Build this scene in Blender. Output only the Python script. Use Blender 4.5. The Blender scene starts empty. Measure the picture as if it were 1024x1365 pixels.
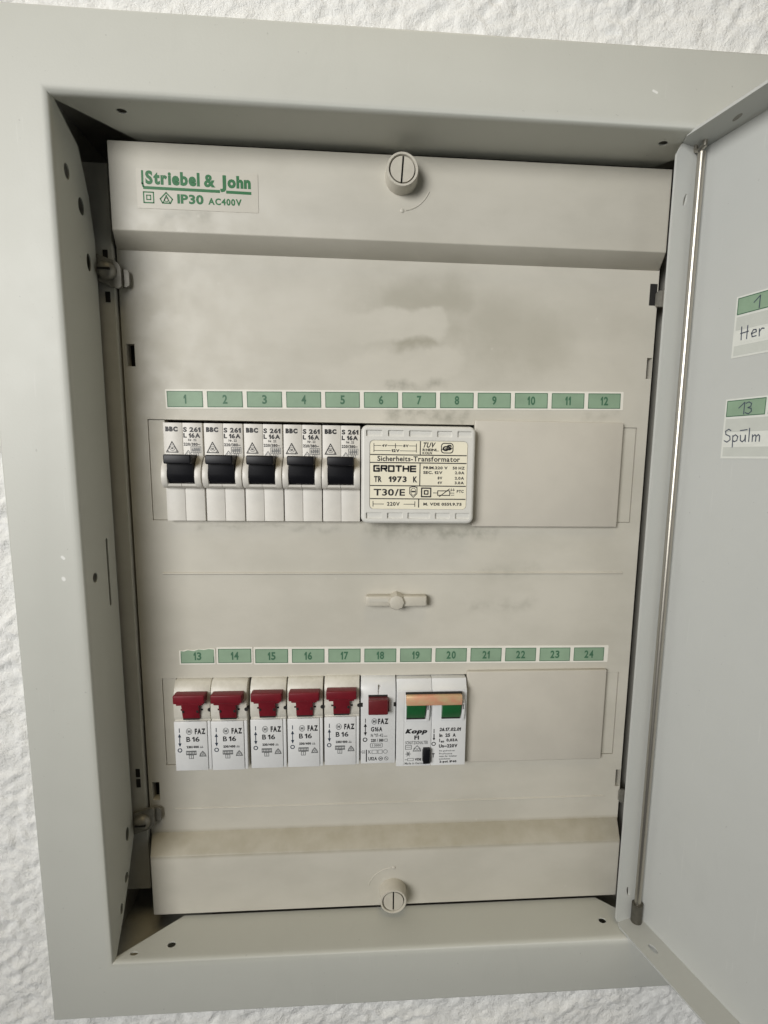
import bpy, bmesh, math, random
import numpy as np
from mathutils import Matrix, Vector
random.seed(7); np.random.seed(7)
S = 0.001                      # all sizes below are millimetres; 1 Blender unit = 1 m
scn = bpy.context.scene
col = scn.collection

# ------------------------------------------------------------------ camera
cam_d = bpy.data.cameras.new('camera'); cam = bpy.data.objects.new('camera', cam_d); col.objects.link(cam)
right = (0.9977174340467775, -0.06622695701448401, 0.013187568529331143)
fwd = (0.06742690817160746, 0.9876926257952743, -0.14112720858875413)
up = (-0.0036788386118086613, 0.14169427339959012, 0.9899036311844858)
cam.matrix_world = Matrix(((right[0], up[0], -fwd[0], -14.961*S), (right[1], up[1], -fwd[1], -253.768*S),
                           (right[2], up[2], -fwd[2], 26.875*S), (0, 0, 0, 1)))
cam_d.sensor_fit = 'HORIZONTAL'; cam_d.sensor_width = 36; cam_d.lens = 700/1024*36
cam_d.shift_x = -26.03/1024; cam_d.shift_y = 28.25/1024
cam_d.clip_start = 0.005; cam_d.clip_end = 50
scn.camera = cam

# ------------------------------------------------------------------ light
w = bpy.data.worlds.new('World'); scn.world = w; w.use_nodes = True
bg = w.node_tree.nodes['Background']; bg.inputs[0].default_value = (0.93, 0.97, 1.0, 1); bg.inputs[1].default_value = 0.035
def area(name, loc, target, size, power, colr, size_y=None):
    d = bpy.data.lights.new(name, 'AREA'); d.shape = 'RECTANGLE'; d.size = size; d.size_y = size_y or size
    d.energy = power; d.color = colr
    o = bpy.data.objects.new(name, d); col.objects.link(o); o.location = loc
    o.rotation_euler = (Vector(target)-Vector(loc)).to_track_quat('-Z', 'Y').to_euler()
    return o
key = area('window_light', (-0.70, -1.06, 0.30), (0.04, 0, 0.09), 0.66, 2.48, (1.0, 0.99, 0.97), 0.60)
key.data.spread = math.radians(62)
area('ceiling_light', (0.05, -0.55, 1.25), (0, 0, 0.05), 0.5, 2.5, (1.0, 0.80, 0.45))
scn.view_settings.view_transform = 'Standard'; scn.view_settings.look = 'None'
scn.view_settings.exposure = 0.0; scn.view_settings.gamma = 1.0; scn.view_settings.use_curve_mapping = False

# ------------------------------------------------------------------ materials
class NT:
    """tiny wrapper to write shader maths"""
    def __init__(s, name):
        s.m = bpy.data.materials.new(name); s.m.use_nodes = True; s.t = s.m.node_tree; s.b = s.t.nodes['Principled BSDF']
        tc = s.t.nodes.new('ShaderNodeTexCoord'); mp = s.t.nodes.new('ShaderNodeMapping')
        mp.inputs['Scale'].default_value = (1000, 1000, 1000)
        s.t.links.new(tc.outputs['Object'], mp.inputs[0]); s.P = mp.outputs[0]
        s.mp = mp
        sp = s.t.nodes.new('ShaderNodeSeparateXYZ'); s.t.links.new(s.P, sp.inputs[0]); s.X, s.Y, s.Z = sp.outputs
    def vary(s):
        oi = s.t.nodes.new('ShaderNodeObjectInfo'); cx = s.t.nodes.new('ShaderNodeCombineXYZ')
        for i, k in enumerate((211.0, 97.0, 313.0)): s.t.links.new(s.op('MULTIPLY', oi.outputs['Random'], k), cx.inputs[i])
        s.t.links.new(cx.outputs[0], s.mp.inputs['Location']); return oi.outputs['Random']
    def put(s, sock, v):
        if hasattr(v, 'is_linked') or hasattr(v, 'links'): s.t.links.new(v, sock)
        else: sock.default_value = v
    def op(s, k, a, b=0.0, c=None):
        n = s.t.nodes.new('ShaderNodeMath'); n.operation = k; s.put(n.inputs[0], a); s.put(n.inputs[1], b)
        if c is not None: s.put(n.inputs[2], c)
        return n.outputs[0]
    def noise(s, scale, detail=3, rough=0.55, vec=None, dist=0.0):
        n = s.t.nodes.new('ShaderNodeTexNoise'); n.inputs['Scale'].default_value = scale; n.inputs['Detail'].default_value = detail
        n.inputs['Roughness'].default_value = rough; n.inputs['Distortion'].default_value = dist
        s.t.links.new(vec or s.P, n.inputs['Vector']); return n.outputs[0]
    def scaled(s, v):
        mp = s.t.nodes.new('ShaderNodeMapping'); mp.inputs['Scale'].default_value = v; s.t.links.new(s.P, mp.inputs[0]); return mp.outputs[0]
    def ramp(s, v, lo, hi, a=0.0, b=1.0):
        n = s.t.nodes.new('ShaderNodeMapRange'); n.interpolation_type = 'SMOOTHSTEP'; s.put(n.inputs[0], v)
        n.inputs[1].default_value = lo; n.inputs[2].default_value = hi; n.inputs[3].default_value = a; n.inputs[4].default_value = b
        return n.outputs[0]
    def mix(s, f, a, b):
        n = s.t.nodes.new('ShaderNodeMix'); n.data_type = 'RGBA'; s.put(n.inputs[0], f)
        for i, v in ((6, a), (7, b)):
            if isinstance(v, tuple): n.inputs[i].default_value = (*v[:3], 1)
            else: s.t.links.new(v, n.inputs[i])
        return n.outputs[2]
    def capsule(s, ax, az, bx, bz, r, soft, warp=None, X=None, Z=None):
        X = X or s.X; Z = Z or s.Z
        dx, dz = bx-ax, bz-az; L2 = dx*dx+dz*dz+1e-6
        px = s.op('SUBTRACT', X, ax); pz = s.op('SUBTRACT', Z, az)
        t = s.op('DIVIDE', s.op('ADD', s.op('MULTIPLY', px, dx), s.op('MULTIPLY', pz, dz)), L2)
        t = s.op('MINIMUM', s.op('MAXIMUM', t, 0.0), 1.0)
        qx = s.op('SUBTRACT', px, s.op('MULTIPLY', t, dx)); qz = s.op('SUBTRACT', pz, s.op('MULTIPLY', t, dz))
        d = s.op('SQRT', s.op('ADD', s.op('MULTIPLY', qx, qx), s.op('MULTIPLY', qz, qz)))
        return s.ramp(d, r-soft, r+soft, 1.0, 0.0)
    def bump(s, h, strength, dist):
        n = s.t.nodes.new('ShaderNodeBump'); n.inputs['Strength'].default_value = strength; n.inputs['Distance'].default_value = dist*S
        s.t.links.new(h, n.inputs['Height']); s.t.links.new(n.outputs[0], s.b.inputs['Normal'])
    def done(s, colr, rough, metal=0.0, spec=None):
        s.put(s.b.inputs['Base Color'], colr if not isinstance(colr, tuple) else (*colr[:3], 1))
        s.put(s.b.inputs['Roughness'], rough); s.b.inputs['Metallic'].default_value = metal
        if spec is not None: s.b.inputs['Specular IOR Level'].default_value = spec
        return s.m

def plain(name, c, rough=0.45, var=0.05, scale=0.12, bump=0.0, metal=0.0, spec=None):
    n = NT(name); r_ = n.vary()
    f = n.op('MULTIPLY_ADD', n.ramp(n.noise(scale, 5, 0.6), 0.3, 0.7), 0.65, n.op('MULTIPLY', r_, 0.35))
    lo = tuple(x*(1-var) for x in c); hi = tuple(min(1, x*(1+var)) for x in c)
    if bump: n.bump(n.noise(4.0, 2, 0.5), bump, 0.05)
    return n.done(n.mix(f, lo, hi), rough, metal, spec)

def paint_mat(name, c, chips=()):
    n = NT(name)
    f = n.ramp(n.noise(0.02, 6, 0.7), 0.3, 0.7)
    cc = n.mix(f, tuple(x*0.985 for x in c), tuple(x*1.01 for x in c))
    sm = n.noise(0.03, 6, 0.65, n.scaled((1.6, 1, 0.5)), 1.2)
    cc = n.mix(n.ramp(sm, 0.55, 0.78, 0, 0.14), cc, tuple(x*0.8 for x in c))
    sp = n.noise(0.55, 2, 0.5)
    cc = n.mix(n.ramp(sp, 0.74, 0.80, 0, 0.45), cc, tuple(x*0.55 for x in c))
    for ax, az, bx, bz, r in chips:
        cc = n.mix(n.op('MULTIPLY', n.capsule(ax, az, bx, bz, r, r*0.5), 0.8), cc, (0.86, 0.86, 0.83))
    # faint hairline scratches
    sc = n.noise(1.0, 2, 0.4, n.scaled((0.9, 0.9, 0.045)))
    cc = n.mix(n.ramp(sc, 0.70, 0.76, 0, 0.12), cc, (0.75, 0.75, 0.72))
    n.bump(n.noise(0.9, 3, 0.5), 0.22, 0.12)
    return n.done(cc, n.ramp(n.noise(0.08, 3), 0.3, 0.7, 0.455, 0.49))

M = {}
M['paint'] = paint_mat('grey_enamel', (0.55, 0.555, 0.505), ((-140.0, -15, -139.4, -15.6, 0.55), (-140.2, -24, -140.0, -24.4, 0.7), (95.5, 170.2, 97, 169.6, 0.42)))
M['door'] = paint_mat('grey_door_enamel', (0.52, 0.53, 0.505))
M['inner'] = plain('grey_box_enamel', (0.52, 0.51, 0.455), 0.5, 0.06)

def cover_mat():
    n = NT('beige_plastic_cover')
    wx = n.op('MULTIPLY', n.op('SUBTRACT', n.noise(0.06, 3), 0.5), 16.0); wz = n.op('MULTIPLY', n.op('SUBTRACT', n.noise(0.075, 3, vec=n.scaled((1, 1, -1))), 0.5), 14.0)
    X = n.op('ADD', n.X, wx); Z = n.op('ADD', n.Z, wz)
    clean, dusty, soot = (0.56, 0.535, 0.465), (0.455, 0.435, 0.37), (0.225, 0.22, 0.175)
    cl = n.ramp(n.noise(0.022, 5, 0.62, n.scaled((0.7, 1, 1.3))), 0.36, 0.68)
    c = n.mix(n.op('MULTIPLY', cl, 0.55), clean, dusty)
    fine = n.ramp(n.noise(0.16, 4, 0.6), 0.36, 0.66)
    # dust above the transformer with two finger wipes through it
    d = n.op('MULTIPLY', n.capsule(-2, 99, 26, 100, 8, 8, X=X, Z=Z), 0.75)
    d = n.op('MAXIMUM', d, n.op('MULTIPLY', n.capsule(-10, 90, 55, 82, 16, 20, X=X, Z=Z), n.ramp(n.noise(0.05, 5, 0.6), 0.3, 0.75, 0.25, 0.7)))
    d = n.op('MAXIMUM', d, n.op('MULTIPLY', n.capsule(2, 80, 12, 82, 5, 5, X=X, Z=Z), 1.0))
    d = n.op('MAXIMUM', d, n.op('MULTIPLY', n.capsule(42, 92, 66, 80, 13, 11, X=X, Z=Z), 0.5))
    wipe = n.op('MAXIMUM', n.capsule(-50, 84, 16, 89.5, 7.0, 1.6, X=n.op('ADD', n.X, n.op('MULTIPLY', wx, .75)), Z=n.op('ADD', n.Z, n.op('MULTIPLY', wz, .7))),
                n.capsule(-20, 67, 22, 72.5, 7.4, 2.4, X=n.op('ADD', n.X, n.op('MULTIPLY', wx, .8)), Z=n.op('ADD', n.Z, n.op('MULTIPLY', wz, .85))))
    wipe = n.op('MULTIPLY', wipe, n.ramp(n.X, -55, -8, 0.0, 1.0))
    d = n.op('MULTIPLY', d, n.op('SUBTRACT', 1.0, wipe))
    c = n.mix(n.op('MULTIPLY', wipe, 0.14), c, (0.585, 0.555, 0.475))
    c = n.mix(n.op('MULTIPLY', d, 0.85), c, (0.335, 0.315, 0.25))
    # mottled grime above and below the cut-outs
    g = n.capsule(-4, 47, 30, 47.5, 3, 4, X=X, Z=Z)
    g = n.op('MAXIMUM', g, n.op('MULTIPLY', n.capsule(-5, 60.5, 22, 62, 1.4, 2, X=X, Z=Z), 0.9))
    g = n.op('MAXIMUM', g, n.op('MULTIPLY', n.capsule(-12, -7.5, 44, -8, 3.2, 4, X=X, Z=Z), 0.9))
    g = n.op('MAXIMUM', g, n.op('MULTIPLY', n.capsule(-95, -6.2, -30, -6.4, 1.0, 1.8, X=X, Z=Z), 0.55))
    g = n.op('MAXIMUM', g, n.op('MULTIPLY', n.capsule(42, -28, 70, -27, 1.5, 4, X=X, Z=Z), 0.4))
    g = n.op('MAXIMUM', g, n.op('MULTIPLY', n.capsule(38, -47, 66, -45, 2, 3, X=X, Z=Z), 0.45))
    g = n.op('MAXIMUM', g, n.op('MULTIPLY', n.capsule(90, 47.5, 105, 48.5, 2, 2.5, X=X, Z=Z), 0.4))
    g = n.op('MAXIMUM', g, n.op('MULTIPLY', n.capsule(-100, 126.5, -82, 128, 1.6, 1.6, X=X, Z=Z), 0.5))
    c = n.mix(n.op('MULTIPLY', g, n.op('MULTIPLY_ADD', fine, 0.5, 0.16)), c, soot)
    # settled dust on the upward sloping step
    st_ = n.op('MULTIPLY', n.ramp(n.Z, -174.5, -172.6), n.ramp(n.Z, -166.2, -163.5, 1.0, 0.0))
    c = n.mix(n.op('MULTIPLY', st_, n.ramp(n.noise(0.12, 4), 0.2, 0.8, 0.35, 0.65)), c, (0.32, 0.285, 0.20))
    # pale dried drops
    v = n.t.nodes.new('ShaderNodeTexVoronoi'); v.inputs['Scale'].default_value = 0.05; n.t.links.new(n.P, v.inputs['Vector'])
    c = n.mix(n.ramp(v.outputs[0], 0.02, 0.05, 0.35, 0), c, (0.62, 0.6, 0.53))
    n.bump(n.noise(2.2, 3, 0.5), 0.13, 0.06)
    return n.done(c, n.ramp(n.noise(0.1, 3), 0.3, 0.7, 0.46, 0.62))
M['cover'] = cover_mat()
M['blank'] = plain('beige_plastic_blank', (0.535, 0.505, 0.44), 0.48, 0.045, 0.05, 0.1)
M['knob'] = plain('beige_plastic_knob', (0.53, 0.50, 0.425), 0.45, 0.06, 0.3)
M['bbc'] = plain('ivory_plastic', (0.66, 0.635, 0.58), 0.40, 0.05, 0.15, 0.06)
M['faz'] = plain('white_plastic', (0.70, 0.705, 0.70), 0.36, 0.03, 0.2, 0.05)
def aged():
    n = NT('yellowed_plastic'); r_ = n.vary()
    f = n.op('MULTIPLY_ADD', n.ramp(n.noise(0.25, 5, 0.65), 0.35, 0.7), 0.6, n.op('MULTIPLY', r_, 0.5))
    return n.done(n.mix(f, (0.68, 0.655, 0.585), (0.56, 0.535, 0.46)), 0.42)
M['aged'] = aged()
M['trafo'] = plain('pale_grey_plastic', (0.665, 0.655, 0.61), 0.42, 0.04, 0.12, 0.08)
M['cream'] = plain('cream_paper', (0.80, 0.755, 0.60), 0.5, 0.03, 0.1)
M['white'] = plain('white_label_paper', (0.76, 0.735, 0.66), 0.55, 0.05, 0.12)
M['green'] = plain('green_print', (0.25, 0.36, 0.25), 0.55, 0.11, 0.08)
M['greendark'] = plain('dark_green_print', (0.05, 0.14, 0.078), 0.55, 0.1, 0.4)
M['brand'] = plain('brand_green_print', (0.008, 0.135, 0.035), 0.5, 0.08, 0.3)
M['ink'] = plain('black_ink', (0.012, 0.012, 0.013), 0.5, 0.15, 0.5)
M['inkblue'] = plain('dark_blue_ink', (0.03, 0.045, 0.07), 0.5, 0.15, 0.5)
M['inkgrey'] = plain('grey_ink', (0.17, 0.175, 0.175), 0.5, 0.15, 0.5)
M['pen'] = plain('ballpoint_ink', (0.06, 0.075, 0.11), 0.45, 0.2, 0.6)
M['black'] = plain('black_plastic', (0.006, 0.006, 0.008), 0.42, 0.2, 0.3, spec=0.3)
M['dark'] = plain('recess_shade_black', (0.012, 0.011, 0.010), 0.8, 0.1)  # near-black colour stands in for the shade inside slots, gaps and notches
M['red'] = plain('dark_red_plastic', (0.165, 0.010, 0.018), 0.42, 0.14, 0.2, spec=0.3)
M['redold'] = plain('oxblood_plastic', (0.135, 0.013, 0.017), 0.40, 0.12, 0.2)
M['lever_green'] = plain('green_plastic', (0.012, 0.105, 0.030), 0.36, 0.15, 0.2)
def copper():
    n = NT('copper_bar')
    f = n.ramp(n.noise(0.12, 4, 0.6, n.scaled((1, 1, 2))), 0.35, 0.65)
    c = n.mix(f, (0.72, 0.53, 0.30), (0.78, 0.38, 0.24))
    return n.done(c, 0.42, 0.35)
M['copper'] = copper()
M['steel'] = plain('bright_steel', (0.52, 0.49, 0.43), 0.36, 0.04, 0.6, metal=1.0)
M['zinc'] = plain('dull_zinc', (0.27, 0.26, 0.23), 0.48, 0.2, 0.35, metal=0.55)
M['sleeve'] = plain('brown_sleeve', (0.07, 0.065, 0.05), 0.5, 0.2, 0.5)
M['sheetgrey'] = plain('grey_label_paper', (0.54, 0.555, 0.51), 0.6, 0.04, 0.2)
M['sheetwhite'] = plain('pale_label_paper', (0.68, 0.69, 0.64), 0.6, 0.04, 0.2)
M['sticker'] = plain('beige_sticker_film', (0.555, 0.525, 0.45), 0.42, 0.03, 0.1)
def plaster():
    n = NT('white_plaster')
    f = n.ramp(n.noise(0.05, 5, 0.6), 0.3, 0.7)
    h = n.op('ADD', n.noise(0.9, 6, 0.7), n.op('MULTIPLY', n.noise(0.25, 5, 0.65), 1.5))
    n.bump(h, 0.8, 0.9)
    return n.done(n.mix(f, (0.91, 0.91, 0.88), (0.95, 0.95, 0.92)), 0.85)
M['plaster'] = plaster()

# ------------------------------------------------------------------ mesh helpers
class B:
    def __init__(s): s.bm = bmesh.new()
    def _merge(s, b2):
        me = bpy.data.meshes.new('tmp'); b2.to_mesh(me); b2.free(); s.bm.from_mesh(me); bpy.data.meshes.remove(me)
    def box(s, x0, x1, y0, y1, z0, z1, bev=0.0, seg=2, taper=None):
        b = bmesh.new(); vs = []
        for x in (x0, x1):
            for y in (y0, y1):
                for z in (z0, z1): vs.append(b.verts.new((x, y, z)))
        b.verts.ensure_lookup_table()
        for f in ((0, 1, 3, 2), (4, 6, 7, 5), (0, 4, 5, 1), (2, 3, 7, 6), (0, 2, 6, 4), (1, 5, 7, 3)): b.faces.new([vs[i] for i in f])
        if taper:                      # front (y0) face drawn in by (dx, dz)
            cx, cz = (x0+x1)/2, (z0+z1)/2
            for v in vs:
                if v.co.y == min(y0, y1):
                    v.co.x += taper[0]*(1 if v.co.x < cx else -1); v.co.z += taper[1]*(1 if v.co.z < cz else -1)
        bmesh.ops.recalc_face_normals(b, faces=b.faces)
        if bev: bmesh.ops.bevel(b, geom=b.edges[:], offset=bev, segments=seg, profile=0.5, affect='EDGES')
        s._merge(b); return s
    def prism(s, prof, x0, x1, bev=0.0, seg=2):     # prof: list of (y, z), extruded along x
        b = bmesh.new()
        A = [b.verts.new((x0, y, z)) for y, z in prof]; C = [b.verts.new((x1, y, z)) for y, z in prof]
        b.faces.new(A); b.faces.new(C[::-1]); n = len(prof)
        for i in range(n): b.faces.new((A[i], C[i], C[(i+1) % n], A[(i+1) % n]))
        bmesh.ops.recalc_face_normals(b, faces=b.faces)
        if bev:
            es = [e for e in b.edges if abs(e.verts[0].co.x-e.verts[1].co.x) < 1e-6]
            bmesh.ops.bevel(b, geom=es, offset=bev, segments=seg, profile=0.5, affect='EDGES')
        s._merge(b); return s
    def lathe(s, prof, cx, cz, n=48, axis='y', c2=0.0):   # prof: list of (r, h); axis y: centre (cx, cz); axis z: centre (cx, c2)
        b = bmesh.new(); rings = []
        for r, h in prof:
            ring = []
            for i in range(n):
                a = 2*math.pi*i/n
                ring.append(b.verts.new((cx+r*math.cos(a), h, cz+r*math.sin(a)) if axis == 'y' else (cx+r*math.cos(a), c2+r*math.sin(a), h)))
            rings.append(ring)
        for k in range(len(rings)-1):
            for i in range(n): b.faces.new((rings[k][i], rings[k][(i+1) % n], rings[k+1][(i+1) % n], rings[k+1][i]))
        b.faces.new(rings[0][::-1]); b.faces.new(rings[-1])
        bmesh.ops.recalc_face_normals(b, faces=b.faces); s._merge(b); return s
    def tube(s, pts, r, n=10):
        b = bmesh.new(); rings = []
        for i, p in enumerate(pts):
            p = Vector(p); t = (Vector(pts[min(i+1, len(pts)-1)])-Vector(pts[max(i-1, 0)])).normalized()
            u = t.orthogonal().normalized()
            if i and rings: u = (prev_u - t*prev_u.dot(t)).normalized()
            prev_u = u; v = t.cross(u)
            rings.append([b.verts.new(p+r*(math.cos(2*math.pi*k/n)*u+math.sin(2*math.pi*k/n)*v)) for k in range(n)])
        for a, c in zip(rings, rings[1:]):
            for k in range(n): b.faces.new((a[k], a[(k+1) % n], c[(k+1) % n], c[k]))
        b.faces.new(rings[0][::-1]); b.faces.new(rings[-1])
        bmesh.ops.recalc_face_normals(b, faces=b.faces); s._merge(b); return s
    def plate(s, loops, fmap, t):
        """flat sheet: loops[0] outer outline, others holes, all (a, b) pairs; fmap(a, b, d) -> xyz, d = depth 0..t"""
        b = bmesh.new(); alle = []; rings = []
        for lp in loops:
            vs = [b.verts.new((p[0], p[1], 0)) for p in lp]; rings.append(vs)
            for i in range(len(vs)): alle.append(b.edges.new((vs[i], vs[(i+1) % len(vs)])))
        bmesh.ops.triangle_fill(b, edges=alle, use_beauty=True, use_dissolve=False)
        back = {}
        for v in list(b.verts): back[v] = b.verts.new((v.co.x, v.co.y, t))
        for f in list(b.faces): b.faces.new([back[v] for v in f.verts][::-1])
        for vs in rings:
            n = len(vs)
            for i in range(n): b.faces.new((vs[i], vs[(i+1) % n], back[vs[(i+1) % n]], back[vs[i]]))
        for v in b.verts: v.co = Vector(fmap(v.co.x, v.co.y, v.co.z))
        bmesh.ops.recalc_face_normals(b, faces=b.faces); s._merge(b); return s
    def obj(s, name, mat, parent=None, loc=(0, 0, 0), smooth=35, rot=None):
        me = bpy.data.meshes.new(name); bmesh.ops.scale(s.bm, vec=(S, S, S), verts=s.bm.verts); s.bm.to_mesh(me); s.bm.free()
        me.materials.append(M[mat])
        if smooth: me.shade_smooth(); me.set_sharp_from_angle(angle=math.radians(smooth))
        o = bpy.data.objects.new(name, me); col.objects.link(o); o.location = [c*S for c in loc]
        if rot: o.rotation_euler = rot
        if parent: o.parent = parent
        return o
def oval(a, b, ra, rb, ang=0.0, n=20):
    return [(a+ra*math.cos(t)*math.cos(ang)-rb*math.sin(t)*math.sin(ang), b+ra*math.cos(t)*math.sin(ang)+rb*math.sin(t)*math.cos(ang)) for t in [2*math.pi*i/n for i in range(n)]]
def rect(a0, a1, b0, b1): return [(a0, b0), (a1, b0), (a1, b1), (a0, b1)]
def rrect(a0, a1, b0, b1, r, n=6):
    P = []
    for cx, cy, st in ((a1-r, b1-r, 0), (a0+r, b1-r, 90), (a0+r, b0+r, 180), (a1-r, b0+r, 270)):
        for i in range(n+1):
            t = math.radians(st+90*i/n); P.append((cx+r*math.cos(t), cy+r*math.sin(t)))
    return P
def tag(o, label, cat, group=None, kind=None):
    if label: o['label'] = label
    if cat: o['category'] = cat
    if group: o['group'] = group
    if kind: o['kind'] = kind
    return o
def thing(name, label, cat, loc=(0, 0, 0), group=None):
    o = bpy.data.objects.new(name, None); col.objects.link(o); o.location = [c*S for c in loc]; o.empty_display_size = 0.01
    return tag(o, label, cat, group)
def dup(root, loc, label):
    r = root.copy(); col.objects.link(r); r.location = [c*S for c in loc]; r['label'] = label
    for ch in list(root.children):
        c = ch.copy(); col.objects.link(c); c.parent = r
        for g in list(ch.children):
            d = g.copy(); col.objects.link(d); d.parent = c
    return r

_char = {}; _glyph = {}
def char(c, bold):
    k = (c, bold)
    if k not in _char:
        if c == '1':                   # upright stroke with a flag
            w_ = 0.055+bold; h_ = 0.68
            V = np.array([(0.20-w_, -bold), (0.20+w_, -bold), (0.20+w_, h_+bold), (0.20-w_*.6, h_+bold), (0.02-bold, h_-0.14), (0.02-bold, h_-0.14-2*w_), (0.20-w_, h_-0.09-2*w_)])
            _char[k] = (V, [(0, 1, 2, 6), (2, 3, 4, 5, 6)])
        else:
            cu = bpy.data.curves.new('t', 'FONT'); cu.body = c; cu.size = 1; cu.offset = bold; cu.fill_mode = 'FRONT'; cu.resolution_u = 3
            o = bpy.data.objects.new('t', cu); col.objects.link(o)
            dg = bpy.context.evaluated_depsgraph_get(); me = bpy.data.meshes.new_from_object(o.evaluated_get(dg))
            V = np.array([v.co[:2] for v in me.vertices]); F = [tuple(p.vertices) for p in me.polygons]
            V[:, 0] -= V[:, 0].min(); _char[k] = (V, F)
            bpy.data.objects.remove(o); bpy.data.curves.remove(cu); bpy.data.meshes.remove(me)
    return _char[k]
def glyphs(s, bold):
    bold = round(bold+0.020, 4); k = (s, bold)
    if k not in _glyph:
        VV = []; FF = []; x = 0.0
        for c in s:
            if c == ' ': x += 0.30; continue
            V, F = char(c, bold); o = len(VV)
            VV += [(v[0]+x, v[1]) for v in V]; FF += [tuple(i+o for i in f) for f in F]; x += V[:, 0].max()+max(0.03, 0.085-bold*.8)
        V = np.array(VV); V = V-V.min(0); V = V/np.maximum(V.max(0), 1e-6); _glyph[k] = (V, FF)
    return _glyph[k]
class Print:
    """flat print in the x-z plane facing -y"""
    def __init__(s): s.V = []; s.F = []
    def _add(s, V, F):
        o = len(s.V); s.V += [tuple(v) for v in V]; s.F += [tuple(i+o for i in f) for f in F]
    def text(s, t, x0, x1, z0, z1, bold=0.0, shear=0.0):
        V, F = glyphs(t, bold)
        s._add([(x0+v[0]*(x1-x0)+shear*v[1]*(z1-z0), z0+v[1]*(z1-z0)) for v in V], F); return s
    def rect(s, x0, x1, z0, z1): s._add(rect(x0, x1, z0, z1), [(0, 1, 2, 3)]); return s
    def line(s, pts, w, closed=False):
        pts = list(pts)+([pts[0]] if closed else [])
        for a, b in zip(pts, pts[1:]):
            d = Vector((b[0]-a[0], b[1]-a[1])); L = d.length
            if L < 1e-6: continue
            w_ = w*1.22; d /= L; nx, nz = -d.y*w_/2, d.x*w_/2; ex, ez = d.x*w*.35, d.y*w*.35
            s._add([(a[0]-ex+nx, a[1]-ez+nz), (a[0]-ex-nx, a[1]-ez-nz), (b[0]+ex-nx, b[1]+ez-nz), (b[0]+ex+nx, b[1]+ez+nz)], [(0, 1, 2, 3)])
        return s
    def poly(s, pts): s._add(pts, [tuple(range(len(pts)))]); return s
    def frame(s, x0, x1, z0, z1, w): return s.line(rect(x0, x1, z0, z1), w, True)
    def ring(s, cx, cz, r, w, n=24, rz=None):
        rz = rz or r; P = []; n_ = n
        for i in range(n_):
            c, q = math.cos(2*math.pi*i/n_), math.sin(2*math.pi*i/n_)
            P += [(cx+(r+w/2)*c, cz+(rz+w/2)*q), (cx+(r-w/2)*c, cz+(rz-w/2)*q)]
        s._add(P, [(2*i, 2*((i+1) % n_), 2*((i+1) % n_)+1, 2*i+1) for i in range(n_)]); return s
    def tri(s, x0, x1, z0, z1, w): return s.line([(x0, z0), (x1, z0), ((x0+x1)/2, z1)], w, True)
    def arrow2(s, x, z0, z1, w=0.35, hw=0.85, hh=1.7, top=True):
        s.rect(x-w/2, x+w/2, z0+hh*.8, z1-(hh*.8 if top else 0)); s.poly([(x-hw, z0+hh), (x, z0), (x+hw, z0+hh)])
        if top: s.poly([(x+hw, z1-hh), (x, z1), (x-hw, z1-hh)])
        return s
    def obj(s, name, mat, y, parent=None, fmap=None, loc=None):
        me = bpy.data.meshes.new(name)
        f = fmap or (lambda a, b: (a, y, b))
        me.from_pydata([[c*S for c in f(a, b)] for a, b in s.V], [], s.F); me.materials.append(M[mat])
        o = bpy.data.objects.new(name, me); col.objects.link(o)
        if parent: o.parent = parent
        if loc: o.location = [c*S for c in loc]
        return o

# ------------------------------------------------------------------ dimensions
FL, FR, FT, FB, FY = -132.2, 132.2, 157.7, -206.9, -33.4       # door opening in the frame, front plane
FW = 28.2                                                       # flange width
XL, XR, ZT, ZB = -125.6, 121.6, 155.3, -205.0                   # inner cover

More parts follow.
